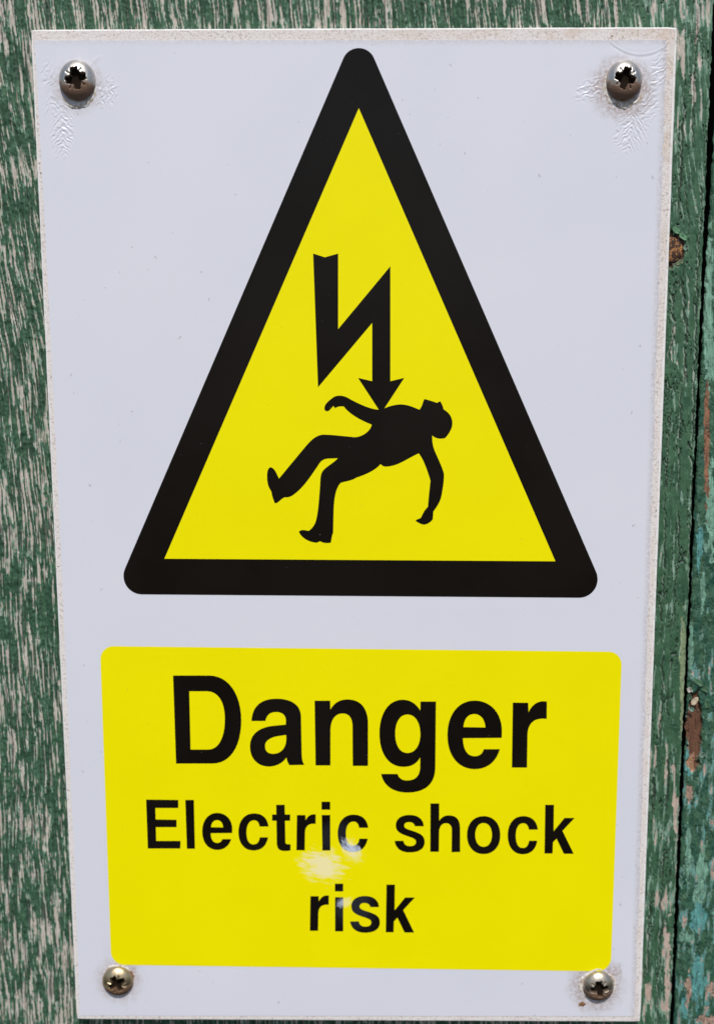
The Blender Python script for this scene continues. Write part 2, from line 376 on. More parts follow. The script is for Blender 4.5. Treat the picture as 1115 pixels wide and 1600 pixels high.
# ---- the narrow board past the gap, set back and leaning
def recess(z): return np.interp(z, [-0.20, -0.16, -0.06, 0.02, 0.08, 0.14, 0.20], [0.9, 1.0, 1.6, 2.6, 4.2, 6.2, 7.2]) * MM
def gap(z): return np.interp(z, [-0.20, -0.16, -0.06, 0.02, 0.08, 0.14, 0.20], [1.5, 1.55, 1.5, 1.6, 2.1, 3.6, 4.6]) * MM
cols = steps([(0, 13 * MM, D), (13 * MM, 45 * MM, 1.0 * MM)])
rows = steps([(0.200, 0.178, 1.2 * MM), (0.178, -0.176, D * 1.1), (-0.176, -0.200, 1.2 * MM)])
XL, Z = np.meshgrid(cols, rows); R0 = recess(Z); X = X_EDGE + gap(Z) + XL
PX, PY = to_px(X, Y_WOOD + R0, Z); mx, mz = X / MM, Z / MM
B = lambda cx, cy, rx, ry, w=0.65, a=0.0: blob(PX, PY, cx, cy, rx, ry, w, int(cx * 3 + cy), a)
gv = V3(np.clip(0.5 + 0.5 * fbm(mx / 2.2, mz / 6, 171, 3) + 0.25 * noise(mx / 0.5, mz / 5, 174), 0, 1.2))
alb = TEAL * 1.1 * (1 - gv) + GREEN2 * 0.85 * gv
hgt = 0.24 + 0.38 * fbm(mx / 2.6, mz / 4.5, 172, 4) + 0.08 * noise(mx / 0.6, mz / 3, 173)
def paint(mask, col, lvl, scraps=0.45):
    global alb, hgt
    er = sstep(-0.55, -0.25, noise(mx / 0.55, mz / 3.2, 183) + 0.4 * noise(mx / 0.3, mz / 1.2, 184))       # patches keep scraps of the coat above
    m = V3(mask * (1 - scraps + scraps * er)); n = V3(0.82 + 0.35 * noise(mx / 0.45, mz / 5, 180) + 0.18 * noise(mx / 2, mz / 3, 185))
    alb = alb * (1 - m) + np.asarray(col) * n * m
    hgt = hgt * (1 - m[..., 0]) + (lvl + 0.08 * noise(mx / 0.5, mz / 3, 181)) * m[..., 0]
gen = 0.75 * noise(mx / 1.9, mz / 9, 191) + 0.38 * noise(mx / 0.9, mz / 4.5, 192) + 0.16 * noise(mx / 0.4, mz / 1.4, 193) + np.interp(PY, [0, 700, 1000, 1150, 1600], [-0.6, -0.40, -0.22, -0.04, 0.0])
paint(sstep(0.08, 0.14, gen), MINT * (0.72, 0.85, 0.85), 0.12)
paint(sstep(0.26, 0.31, gen), TURQ * (1.1, 1, 1), 0.06)
paint(sstep(0.44, 0.48, gen), PINK * 1.1, -0.02)
for b in [(1106, 470, 7, 110), (1112, 560, 10, 30), (1110, 790, 8, 70), (1097, 925, 4, 32), (1096, 1362, 7, 34), (1088, 1412, 6, 26), (1070, 1462, 14, 7), (1078, 1010, 4, 40), (1074, 1330, 4, 40)]:
    paint(B(*b), MINT * (0.95, 1.2, 1.15), 0.08, 0.3)
for b in [(1092, 850, 4, 34), (1089, 1432, 12, 20), (1088, 1530, 11, 34), (1076, 1190, 7, 20), (1068, 1575, 5, 14), (1090, 1598, 6, 10)]:
    paint(B(*b), TURQ, 0.04)
for b in [(1103, 690, 4, 100, 0.35), (1076, 1240, 5, 14), (1110, 1548, 7, 14), (1074, 1545, 4, 24), (1104, 1594, 16, 8)]:
    paint(B(*b), PINK * (1.0, 0.92, 0.88) if b[1] != 690 else BROWN * 2.2, -0.05)
br = B(1084, 1140, 12, 58, 0.3); paint(br, BROWN * 1.15, -1.3, 0.0)
paint(B(1079, 1190, 6, 16, 0.7), PINK * (0.85, 0.62, 0.45), -0.5)
fl = B(1090, 1430, 40, 50, 0.22); lowfl = B(1100, 1535, 45, 42, 0.25)                 # broad lifted sheets of paint
hgt = hgt + 0.34 * fl * (1 - br) + 0.22 * lowfl
sp = sstep(0.06, 0.02, np.abs(noise(mx / 2.2, mz / 9, 195) + 0.4 * noise(mx / 0.8, mz / 2, 196))); hgt = hgt - 0.25 * sp
alb = alb * (1 - V3(0.6 * sp)) + grime_shade * V3(0.6 * sp)
hgt = hgt - 0.5 * np.clip(1 - XL / (0.7 * MM), 0, 1) ** 2
nr, nc = X.shape
V = np.stack([X, Y_WOOD + R0 - hgt * MM, Z], -1).reshape(-1, 3); F = grid_faces(nr, nc)
iy = np.arange(nr) * nc; V[iy, 0] += 0.3 * fbm(V[iy, 2] / MM / 3.0, 0.5, 182, 3) * MM
side1 = V[iy].copy(); side1[:, 0] = X_EDGE + gap(side1[:, 2]) + 0.32 * MM; side1[:, 1] += 0.30 * MM; side2 = side1.copy(); side2[:, 1] = Y_WOOD + 0.024
n0 = len(V); V = np.concatenate([V, side1, side2]); k = np.arange(nr - 1)
F = np.concatenate([F, np.stack([n0 + k + 1, n0 + k, n0 + nr + k, n0 + nr + k + 1], -1)])
A = np.concatenate([alb.reshape(-1, 3), np.tile(grime_shade, (2 * nr, 1))]); G = np.full(len(V), 0.7); G[n0:] = 0.1  # side towards the gap darkened in the colour, as painted shade
me = mesh_from(V, F, 'plank_narrow'); color_attr(me, 'albedo', A); float_attr(me, 'gloss', G)
plank2 = link('plank', me, M_WOOD, door, smooth=True)
tag(plank2, label='set-back board with thick chipped green, mint and turquoise paint')

def box_mesh(x0, x1, y0, y1, z0, z1):
    v = [(x, y, z) for x in (x0, x1) for y in (y0, y1) for z in (z0, z1)]
    f = [(0, 1, 3, 2), (4, 6, 7, 5), (0, 4, 5, 1), (2, 3, 7, 6), (0, 2, 6, 4), (1, 5, 7, 3)]
    return mesh_from(v, f)
link('gap_light_block', box_mesh(-0.150, X_EDGE + 0.040, Y_WOOD + 0.0235, Y_WOOD + 0.034, -0.198, 0.198), M_BACK, door)  # added dark sheet that keeps light from coming through the gap

# ---- loose flakes of paint along the gap
rng = np.random.default_rng(4)
def flake(px_, py_, w, h, Y, curl, mat_col, ang):
    n = 9; u = np.linspace(-1, 1, n); U, W = np.meshgrid(u, u)
    rr = np.maximum(1.0, np.hypot(U, W) / np.maximum(np.maximum(np.abs(U), np.abs(W)), 1e-6))
    th_ = np.arctan2(W, U); edge = (0.72 + 0.28 / rr) / np.maximum(rr, 1) ** 0.5 * (1 + 0.22 * noise(1.3 * np.cos(th_) + px_, 1.3 * np.sin(th_) + py_, 7))
    cx, cz = at(px_, py_, Y); s = 0.0002
    a = rad(ang); xx, zz = U * w * s * edge, W * h * s * edge
    Xf = cx + xx * math.cos(a) - zz * math.sin(a); Zf = cz + xx * math.sin(a) + zz * math.cos(a)
    lift = curl * (np.clip(U + 0.2, 0, 2) ** 2 + 0.3 * W ** 2)
    front = np.stack([Xf, Y - lift * MM, Zf], -1).reshape(-1, 3); back = front + np.array([0, 0.06 * MM, 0])
    f = grid_faces(n, n); f2 = f[:, ::-1] + n * n
    ring = np.concatenate([np.arange(n), np.arange(1, n) * n + n - 1, (n - 1) * n + np.arange(n - 2, -1, -1), np.arange(n - 2, 0, -1) * n])
    r2 = np.roll(ring, -1); sd = np.stack([ring, r2, r2 + n * n, ring + n * n], -1)
    me = mesh_from(np.concatenate([front, back]), np.concatenate([f, f2, sd]), 'paint_flake')
    m = len(me.vertices); color_attr(me, 'albedo', np.tile(mat_col, (m, 1))); float_attr(me, 'gloss', np.full(m, 0.4))
    return me
yr = lambda py_: Y_WOOD + float(recess(at(1085, py_, Y_WOOD)[1])) - 0.4 * MM
for a in [(1076, 1078, 4, 5, yr(1078), 0.5, BEIGE, 20), (1084, 1095, 4, 8, yr(1095), 0.5, BEIGE * (.9, .8, .65), -35), (1079, 1108, 4, 6, yr(1108), 0.4, MINT, 50),
          (1090, 1066, 8, 5, yr(1066), 0.6, GREEN2, -35), (1099, 1076, 7, 5, yr(1076), 0.7, GREEN2 * .8, -25), (1103, 1100, 4, 9, yr(1100), 0.5, GREEN2, 6), (1096, 1180, 6, 5, yr(1180), 0.5, MINT * .7, 30)]:
    link('paint_flake', flake(*a), M_WOOD, plank2, smooth=False)
for a in [(1055, 360, 7, 4, Y_WOOD - 0.45 * MM, 0.4, GREEN2 * 1.5, -40), (1066, 370, 7, 4, Y_WOOD - 0.45 * MM, 0.5, GREEN2 * 1.7, -36), (1070, 387, 3.5, 4.5, Y_WOOD - 0.4 * MM, 0.5, MINT * .9, 20), (1060, 411, 6, 3.5, Y_WOOD - 0.3 * MM, 0.3, OLIVE * .6, 25),
          (1093, 351, 4, 3, Y_WOOD - 0.3 * MM, 0.5, MINT, 30)]:
    link('paint_flake', flake(*a), M_WOOD, plank1, smooth=True)

# ---- rusty nail in the broken paint
nx, nz = map(float, at(1050, 390, Y_WOOD)); nv = [(nx, Y_WOOD - 0.35 * MM, nz)]; nf = []
for r, y in ((2.0, -0.25), (3.2, 0.1), (3.5, 0.8)):
    for k in range(9):
        a = 2 * math.pi * k / 9 + 0.2
        nv.append((nx + r * MM * math.cos(a), Y_WOOD + (y + 0.12 * math.sin(3 * k)) * MM, nz + 1.25 * r * MM * math.sin(a)))
for k in range(9):
    j = (k + 1) % 9; nf.append((0, 1 + j, 1 + k))
    for q in (0, 9): nf.append((1 + q + k, 1 + q + j, 10 + q + j, 10 + q + k))
nv2 = [(a - nx, b - Y_WOOD, c_ - nz) for a, b, c_ in nv]
me = mesh_from(nv2, [tuple(reversed(f)) for f in nf], 'nail')
nail = link('rusty_nail', me, M_NAIL); nail.location = (nx, Y_WOOD, nz)
tag(nail, 'rusty brown nail head in broken green paint, half hidden by the sign edge', 'nail')

# ================================================================== the sign
sign = empty('warning_sign', (0, Y_PLATE + PLATE_T, float(at(557, 1595, Y_PLATE)[1])))
tag(sign, 'white plastic warning sign with black and yellow triangle and yellow danger text panel', 'sign')

# plate: bevelled slab
pc = [(48, 46), (1058, 42), (1000, 1597), (120, 1593)]
pw = [tuple(map(float, at(a, b, Y_PLATE))) for a, b in pc]
n_e = 60; loop = []
for i in range(4):
    (x0, z0), (x1, z1) = pw[i], pw[(i + 1) % 4]
    for k in range(n_e):
        f = k / n_e; loop.append((x0 + (x1 - x0) * f, z0 + (z1 - z0) * f))
loop = np.array(loop); cen = loop.mean(0)
wig = 0.06 * MM * noise(np.arange(len(loop)) / 2.0, 0.3, 301)
nrm = np.array([(0, 1)] * n_e + [(1, 0)] * n_e + [(0, -1)] * n_e + [(-1, 0)] * n_e, float)
for i in range(4):                                     # soft corners
    j = i * n_e; nrm[j] = (nrm[j] + nrm[j - 1]) * 0.5; loop[j] -= nrm[j] * 0.5 * MM; 
outer = loop + nrm * wig[:, None]
SIDEF = np.repeat([0.45, 0.72, 0.5, 0.5], n_e)
def ring(inset, y):
    inset = inset * SIDEF
    return np.column_stack([outer[:, 0] - nrm[:, 0] * inset, np.full(len(outer), y), outer[:, 1] - nrm[:, 1] * inset])
prof = [(1.15 * MM, Y_PLATE), (0.72 * MM, Y_PLATE + 0.015 * MM), (0.35 * MM, Y_PLATE + 0.10 * MM), (0.08 * MM, Y_PLATE + 0.35 * MM), (0.0, Y_PLATE + 0.7 * MM), (0.0, Y_PLATE + PLATE_T)]
V = np.concatenate([ring(a, b) for a, b in prof]); n = len(outer); fs = []; mi = []
for r in range(len(prof) - 1):
    for k in range(n):
        j = (k + 1) % n; fs.append((r * n + k, (r + 1) * n + k, (r + 1) * n + j, r * n + j)); mi.append(1)
fs.append(tuple(range(n))); mi.append(0)
fs.append(tuple(range((len(prof) - 1) * n, len(prof) * n))[::-1]); mi.append(1)
me = mesh_from(V, fs, 'plate')
o = link('plate', me, [M_PLATE, M_EDGE], sign)
me.polygons.foreach_set('material_index', mi)
import bmesh
bm = bmesh.new(); bm.from_mesh(me); bmesh.ops.recalc_face_normals(bm, faces=bm.faces); bm.to_mesh(me); bm.free()

# film: laminated printed face, shrunk back from the plate's edges, puckered round the top screws
fc = np.array([(54, 63), (1041, 62), (991, 1588), (125, 1587)], float)
us = steps([(0, 0.14, 0.00085), (0.14, 0.83, 0.02), (0.83, 1.0, 0.00085)])
ws = steps([(0, 0.15, 0.00055), (0.15, 0.94, 0.02), (0.94, 1.0, 0.004)])
U, W = np.meshgrid(us, ws)
PXf = (fc[0, 0] * (1 - U) + fc[1, 0] * U) * (1 - W) + (fc[3, 0] * (1 - U) + fc[2, 0] * U) * W
PYf = (fc[0, 1] * (1 - U) + fc[1, 1] * U) * (1 - W) + (fc[3, 1] * (1 - U) + fc[2, 1] * U) * W
er = sstep(0.985, 1.0, U); PXf = PXf + er * 2.0 * fbm(PYf / 16, 0.0 * PYf, 311, 3)
PXf = PXf + 4.2 * np.sin(np.pi * np.clip(W, 0, 1)) ** 0.7 * sstep(0.02, 0.0, U) + sstep(0.02, 0.0, U) * 0.7 * fbm(PYf / 18, 0.0 * PYf, 313, 3)
et = sstep(0.02, 0.0, W); PYf = PYf + et * 1.2 * fbm(PXf / 20, 0.0 * PXf, 312, 3)
def patch(cx, cy, rx, ry, ang=0.0, soft=0.75):
    a = rad(ang); dx, dy = PXf - cx, PYf - cy
    u = (dx * math.cos(a) + dy * math.sin(a)) / rx; w = (-dx * math.sin(a) + dy * math.cos(a)) / ry
    r = np.sqrt(u * u + w * w) + 0.25 * noise(PXf / 9, PYf / 9, int(cx)); return sstep(1.0, soft * 0.5, r)
hf = np.zeros_like(PXf)
def wrinkles(cx, cy, rx, ry, ang, mode, lam, amp, rot=0.0):
    """fine puckers: 'fan' splays herringbone-wise from the patch's long axis, 'par' runs side by side"""
    global hf
    a = rad(ang); dx, dy = PXf - cx, PYf - cy
    u = dx * math.cos(a) + dy * math.sin(a); w = -dx * math.sin(a) + dy * math.cos(a)
    wx = u + 3.0 * noise(PXf / 11, PYf / 11, int(cy)); 
    if mode == 'fan': ph = w * 0.75 - np.abs(wx) * 0.95
    else: ph = wx + 0.25 * w
    ph = ph + 4.2 * noise(PXf / 10, PYf / 10, int(cx + cy)) + 1.5 * noise(PXf / 4, PYf / 4, int(cx + 2 * cy))
    m = patch(cx, cy, rx, ry, rot)
    am = 0.55 + 0.45 * noise(PXf / 7, PYf / 7, int(3 * cx))
    hf += 2.9 * amp * m * am * np.sin(2 * np.pi * ph / (lam * 1.28))
wrinkles(98, 205, 24, 54, -4, 'fan', 5.6, 0.046)
wrinkles(164, 145, 27, 36, -14, 'par', 5.4, 0.046, 10)
wrinkles(76, 120, 16, 32, 14, 'par', 6.0, 0.034)
wrinkles(82, 165, 16, 26, -10, 'fan', 6.5, 0.03)
wrinkles(985, 205, 32, 46, 12, 'fan', 5.8, 0.048, 20)
wrinkles(920, 140, 34, 20, 55, 'par', 6.0, 0.042, -35)
wrinkles(1030, 110, 20, 42, 40, 'par', 6.4, 0.044, 18)
wrinkles(1012, 165, 22, 32, 35, 'par', 6.0, 0.04, 25)
# crescent-shaped crease above the screw by the gap
arc = PYf - (85 - 20 * ((PXf - 1000) / 48) ** 2); am = sstep(54, 40, np.abs(PXf - 1000))
hf += am * (0.07 * np.exp(-(arc / 2.2) ** 2) - 0.05 * np.exp(-((arc - 4) / 2.5) ** 2) + 0.05 * sstep(0, -6, arc))
crz = PYf - (137 + 5 * np.sin((PXf - 150) / 9)); hf += 0.05 * np.exp(-(crz / 1.6) ** 2) * sstep(22, 12, np.abs(PXf - 170))
hf += 0.05 * np.exp(-((PXf + PYf * 1.0 - 243) / 4) ** 2) * patch(142, 98, 26, 26)       # bright lip beside a screw
dirt = 0.0 * hf
for (cx, cy, r0, s) in [(122, 134, 46, .5), (972, 138, 54, .95), (186, 1530, 40, .6), (930, 1540, 46, .85), (205, 1518, 12, 1.0), (950, 150, 14, 1.0), (955, 1520, 18, .8)]:
    dirt = np.maximum(dirt, s * 0.8 * sstep(r0 * 1.15, r0 * 0.5, np.hypot(PXf - cx, PYf - cy) + 6 * noise(PXf / 12, PYf / 12, 77)))
dirt = dirt + 0.35 * sstep(0.988, 1.0, U) + 0.3 * sstep(0.008, 0.0, W) * (0.4 + 0.6 * U)
x, z = at(PXf, PYf, Y_FILM)
V = np.stack([x, Y_FILM - hf * MM, z], -1).reshape(-1, 3); F = grid_faces(*PXf.shape)
nr, nc = PXf.shape; idx = np.arange(nr * nc).reshape(nr, nc)
bd = np.concatenate([idx[0, :-1], idx[:-1, -1], idx[-1, :0:-1], idx[:0:-1, 0]])
b1 = V[bd].copy(); b2 = b1.copy(); b2[:, 1] = Y_PLATE - 0.00001; n0 = len(V); nb = len(bd); m = np.arange(len(bd)); m2 = (m + 1) % len(bd)
F = np.concatenate([F, np.stack([n0 + m2, n0 + m, n0 + nb + m, n0 + nb + m2], -1)])
V = np.concatenate([V, b1, b2]); dv = np.concatenate([dirt.ravel(), np.full(2 * nb, 0.6)])
me = mesh_from(V, F, 'film'); float_attr(me, 'dirt', np.clip(dv, 0, 1))
film = link('face_film', me, M_FILM, sign, smooth=True)

# ---- print: each shape is an ink layer a few hundredths of a millimetre proud of the film
def parse(path):
    tk = path.split(); i = 0; out = []; cur = None; cmd = None
    while i < len(tk):
        if tk[i] in 'MLCZ': cmd = tk[i]; i += 1
        if cmd == 'Z': continue
        if cmd in 'ML':
            cur = (float(tk[i]), float(tk[i + 1])); out.append(cur); i += 2
        else:
            q = [float(v_) for v_ in tk[i:i + 6]]; i += 6; a, b, c_, d_ = cur, q[0:2], q[2:4], q[4:6]
            for k in range(1, 13):
                s = k / 12; r = 1 - s
                out.append(tuple(r ** 3 * a[j] + 3 * r * r * s * b[j] + 3 * r * s * s * c_[j] + s ** 3 * d_[j] for j in (0, 1)))
            cur = tuple(d_)
    if math.hypot(out[0][0] - out[-1][0], out[0][1] - out[-1][1]) < 1e-3: out.pop()
    return np.array(out)
def crop(paths, ox, oy, s): return [parse(p_) / s + (ox, oy) for p_ in paths]
def ink(name, loops, Y, mat, parent):
    polys = []
    for lp in loops:
        x, z = at(lp[:, 0], lp[:, 1], Y); polys.append([Vector((float(a), float(b), 0)) for a, b in zip(x, z)])
    tris = tessellate_polygon(polys); flat = [p_ for pl in polys for p_ in pl]
    vs_ = [(p_.x, Y, p_.y) for p_ in flat]; fs_ = []
    for a, b, c_ in tris:
        A_, B_, C_ = (flat[q] for q in (a, b, c_))
        cr = (B_.x - A_.x) * (C_.y - A_.y) - (B_.y - A_.y) * (C_.x - A_.x)
        if abs(cr) > 1e-14: fs_.append((a, b, c_) if cr > 0 else (a, c_, b))
    return link(name, mesh_from(vs_, fs_, name), mat, parent)
def rounded(pts, radii):
    out = []; n = len(pts); pts = [np.array(p_, float) for p_ in pts]
    for i in range(n):
        p0, p1, p2 = pts[i - 1], pts[i], pts[(i + 1) % n]; r = radii[i]
        a = (p0 - p1) / np.linalg.norm(p0 - p1); b = (p2 - p1) / np.linalg.norm(p2 - p1)
        th = math.acos(np.dot(a, b)); dd = r / math.tan(th / 2)
        bis = (a + b) / np.linalg.norm(a + b); c_ = p1 + bis * r / math.sin(th / 2)
        s, e = p1 + a * dd - c_, p1 + b * dd - c_
        a0 = math.atan2(s[1], s[0]); a1 = math.atan2(e[1], e[0]); da = (a1 - a0 + math.pi) % (2 * math.pi) - math.pi
        out += [c_ + r * np.array((math.cos(a0 + da * k / 14), math.sin(a0 + da * k / 14))) for k in range(15)]
    return np.array(out)

Y1, Y2, Y3 = Y_FILM - 0.05 * MM, Y_FILM - 0.10 * MM, Y_FILM - 0.15 * MM
tri = ink('triangle_border', [rounded([(560.1, 35.1), (178.4, 928.4), (948.2, 934.3)], [26, 29, 29])], Y1, M_BLACK, sign)
ink('triangle_field', [np.array([(560.3, 169), (257, 873), (867, 877)], float)], Y2, M_YELLOW, tri)
bolt = crop(['M 292 53 L 352 72 L 420 53 L 420 440 L 687 118 L 687 707 L 758 690 L 655 848 L 640 872 L 626 850 L 522 690 L 594 707 L 594 408 L 317 738'], 400, 380, 3.279)
ink('lightning_arrow', bolt, Y3, M_BLACK, tri)
figure = crop(['M 660 197 C 620 195 560 170 500 135 C 470 120 440 122 420 140 C 395 158 380 175 383 195 C 390 210 405 205 412 195 L 428 178 C 432 178 433 188 438 188 '
               'C 450 180 465 178 482 180 C 500 205 540 240 625 273 C 620 300 590 330 545 338 C 490 335 430 325 375 325 C 330 328 300 370 270 405 L 150 550 '
               'C 140 530 130 497 108 492 C 88 495 88 530 90 560 C 95 600 108 605 112 620 C 115 645 125 665 128 675 C 145 680 155 655 180 645 C 200 648 215 640 230 628 '
               'C 280 590 310 540 345 490 C 360 465 370 450 400 447 L 452 445 C 430 470 390 490 375 510 C 360 530 362 560 360 590 C 355 660 350 730 338 770 '
               'C 330 795 310 815 300 818 C 285 815 265 808 252 822 C 262 850 300 875 340 878 C 350 878 355 872 360 870 C 375 880 395 882 415 878 C 420 860 420 840 427 828 '
               'L 430 710 C 432 650 440 600 465 572 C 490 562 520 562 545 545 C 590 530 640 510 670 475 C 680 485 685 488 700 488 C 760 485 800 450 865 420 '
               'C 890 450 910 510 925 560 C 920 610 915 650 912 695 C 890 715 885 735 875 752 C 865 758 850 758 850 768 C 865 775 880 787 895 785 C 915 782 930 768 937 758 '
               'L 940 718 C 960 690 975 670 982 635 C 990 590 995 560 994 525 C 985 490 965 450 950 415 C 938 390 933 360 934 328 C 950 345 975 348 1000 342 '
               'C 1020 320 1040 290 1037 260 C 1033 225 1015 210 992 195 C 988 175 980 160 974 154 L 958 162 C 940 155 915 148 895 142 C 885 155 885 180 868 197 '
               'C 840 185 810 170 770 170 C 740 172 710 180 690 190'], 390, 580, 3.279)
ink('falling_figure', figure, Y3 - 0.02 * MM, M_BLACK, tri)

panel = ink('text_panel', [rounded([(156.5, 1009.5), (971, 1018.5), (953.5, 1518), (174, 1507.5)], [20, 20, 22, 22])], Y1, M_YELLOW, sign)
GL = {
 'D': crop(['M 90 133 L 575 133 C 830 133 1003 380 1003 735 C 1003 1090 850 1312 620 1312 L 130 1312', 'M 307 343 L 325 1125 L 560 1125 C 690 1125 783 985 783 715 C 783 480 690 343 540 343'], 260, 1040, 8.577),
 'a': crop(['M 143 518 C 155 270 300 130 580 130 C 850 130 1003 250 1005 440 L 1018 1080 C 1020 1190 1035 1245 1065 1283 L 803 1287 C 775 1250 758 1205 755 1155 C 680 1255 570 1312 445 1312 '
            'C 245 1312 117 1165 117 965 C 117 770 240 660 430 618 C 530 596 640 595 742 580 L 742 510 C 742 420 680 362 575 362 C 460 362 410 415 385 518',
            'M 748 762 C 640 775 540 785 480 820 C 410 855 380 895 380 955 C 380 1045 430 1090 520 1090 C 660 1090 748 985 748 830'], 380, 1080, 11.15),
 'n': crop(['M 115 150 L 362 150 L 365 290 C 430 180 510 130 640 130 C 850 130 960 280 960 510 L 960 1182 L 718 1182 L 714 560 C 714 425 660 352 560 352 C 440 352 368 450 366 620 L 366 1175 L 130 1175'], 480, 1080, 10.136),
 'g': crop(['M 720 152 L 948 152 L 938 1130 C 935 1370 780 1490 530 1490 C 330 1490 180 1400 142 1217 L 383 1217 C 405 1280 450 1312 525 1312 C 650 1312 715 1240 715 1110 L 717 975 '
            'C 660 1070 580 1112 470 1112 C 250 1112 117 915 117 620 C 117 330 250 125 455 125 C 570 125 655 180 718 285',
            'M 530 342 C 420 342 350 450 350 625 C 350 800 420 908 530 908 C 640 908 718 800 718 630 C 718 455 640 342 530 342'], 580, 1080, 9.412),
 'e': crop(['M 1040 812 L 365 818 C 370 1020 440 1132 570 1132 C 650 1132 700 1095 730 1010 L 1008 1010 C 940 1240 780 1357 570 1357 C 290 1357 95 1130 95 765 C 95 400 290 163 565 163 C 850 163 1045 380 1045 700',
            'M 375 625 C 385 480 455 397 562 397 C 670 397 745 480 757 632'], 690, 1080, 11.15),
 'r': crop(['M 130 220 L 425 222 L 432 405 C 500 260 600 195 710 193 L 785 197 L 782 533 C 740 525 700 525 660 530 C 500 545 415 660 413 850 L 403 1468 L 112 1468'], 790, 1080, 12.308),
 'E': crop(['M 47 52 L 327 55 L 327 125 L 128 125 L 130 225 L 312 228 L 312 292 L 132 292 L 135 412 L 347 412 L 345 478 L 62 478'], 220, 1240, 5.575),
 'l': crop(['M 388 55 L 463 55 L 472 480 L 402 480'], 220, 1240, 5.575),
 't': crop(['M 133 108 L 215 108 L 217 202 L 268 202 L 268 262 L 218 262 L 222 470 C 224 490 240 492 272 490 L 272 548 C 250 555 220 557 195 553 C 155 548 140 525 138 480 L 135 262 L 93 262 L 93 202 L 133 202'], 410, 1240, 6.194),
 'c': crop(['M 625 392 L 527 392 C 520 345 500 322 467 322 C 415 322 385 375 385 455 C 385 540 410 592 460 592 C 500 592 520 568 530 513 L 620 513 C 600 610 550 660 460 660 C 360 660 297 580 297 455 C 297 325 365 245 465 245 C 560 245 615 300 625 392'], 750, 1240, 6.969),
 'k': crop(['M 705 122 L 800 122 L 797 408 L 915 265 L 1025 265 L 893 405 L 1015 655 L 908 655 L 828 490 L 790 530 L 785 652 L 697 652'], 750, 1240, 6.969),
 'h': crop(['M 502 107 L 598 107 L 598 295 C 625 255 655 237 705 237 C 785 237 825 285 825 380 L 825 635 L 732 637 L 735 400 C 735 350 712 322 672 322 C 625 322 597 360 597 420 L 594 633 L 500 633'], 600, 1240, 6.969),
 's': crop(['M 430 355 L 335 355 C 325 322 305 310 270 310 C 235 310 217 325 217 350 C 217 375 245 385 290 400 C 390 430 440 455 440 525 C 440 600 380 640 275 640 C 180 640 125 595 112 515 '
            'L 208 513 C 215 555 240 572 280 572 C 325 572 345 552 345 525 C 345 490 300 480 250 462 C 165 435 125 405 125 345 C 125 275 185 232 275 232 C 365 232 425 275 430 355'], 600, 1240, 6.969),
}
th = np.linspace(0, 2 * np.pi, 48, endpoint=False)
se = lambda cx, cy, rx, ry: np.column_stack([cx + rx * np.sign(np.cos(th)) * np.abs(np.cos(th)) ** 0.92, cy + ry * np.sign(np.sin(th)) * np.abs(np.sin(th)) ** 0.92])
GL['o'] = [se(755.1, 1304.8, 26, 29.6), se(755, 1304.5, 13, 18.6)]
def fit(ch, x0, y0, x1, y1):
    a = np.concatenate(GL[ch]); lo, hi = a.min(0), a.max(0)
    return [(q - lo) / (hi - lo) * (x1 - x0, y1 - y0) + (x0, y0) for q in GL[ch]]
E5, T6, R5 = (220, 1240, 5.575), (410, 1240, 6.194), (470, 1370, 5.575)
def fitc(ch, cr, x0, y0, x1, y1): return fit(ch, cr[0] + x0 / cr[2], cr[1] + y0 / cr[2], cr[0] + x1 / cr[2], cr[1] + y1 / cr[2])
def quad(cr, *p_): return np.array([(cr[0] + p_[i] / cr[2], cr[1] + p_[i + 1] / cr[2]) for i in range(0, len(p_), 2)])
LET = [GL[c_] for c_ in 'Danger']
LET += [GL['E'], GL['l'], fitc('e', E5, 535, 168, 797, 490), fit('c', 372.5, 1270.9, 419.5, 1328.8), GL['t'], fitc('r', T6, 328, 200, 515, 548)]
I1 = (quad(T6, 571, 78, 655, 78, 655, 155, 571, 155), quad(T6, 573, 207, 655, 207, 656, 550, 579, 550))
LET += [I1, fit('c', 527.4, 1272.8, 575, 1331.0), GL['s'], GL['h'], GL['o'], GL['c'], GL['k']]
I2 = (quad(R5, 296, 60, 368, 60, 368, 127, 296, 127), quad(R5, 297, 178, 368, 178, 368, 475, 297, 475))
LET += [fitc('r', R5, 78, 162, 243, 470), I2, fitc('s', R5, 428, 167, 687, 487), fitc('k', R5, 738, 68, 992, 485)]
def ink2(name, parts, Y, mat, parent):
    """a letter of two separate strokes (dot and stem) in one mesh"""
    vs_, fs_ = [], []
    for lp in parts:
        x, z = at(lp[:, 0], lp[:, 1], Y); b = len(vs_)
        vs_ += [(float(a), Y, float(c_)) for a, c_ in zip(x, z)]; fs_.append(tuple(range(b, b + len(lp)))[::-1])
    return link(name, mesh_from(vs_, fs_, name), mat, parent)
for lp in LET:
    (ink2 if lp is I1 or lp is I2 else ink)('letter', lp, Y2, M_BLACK, panel)

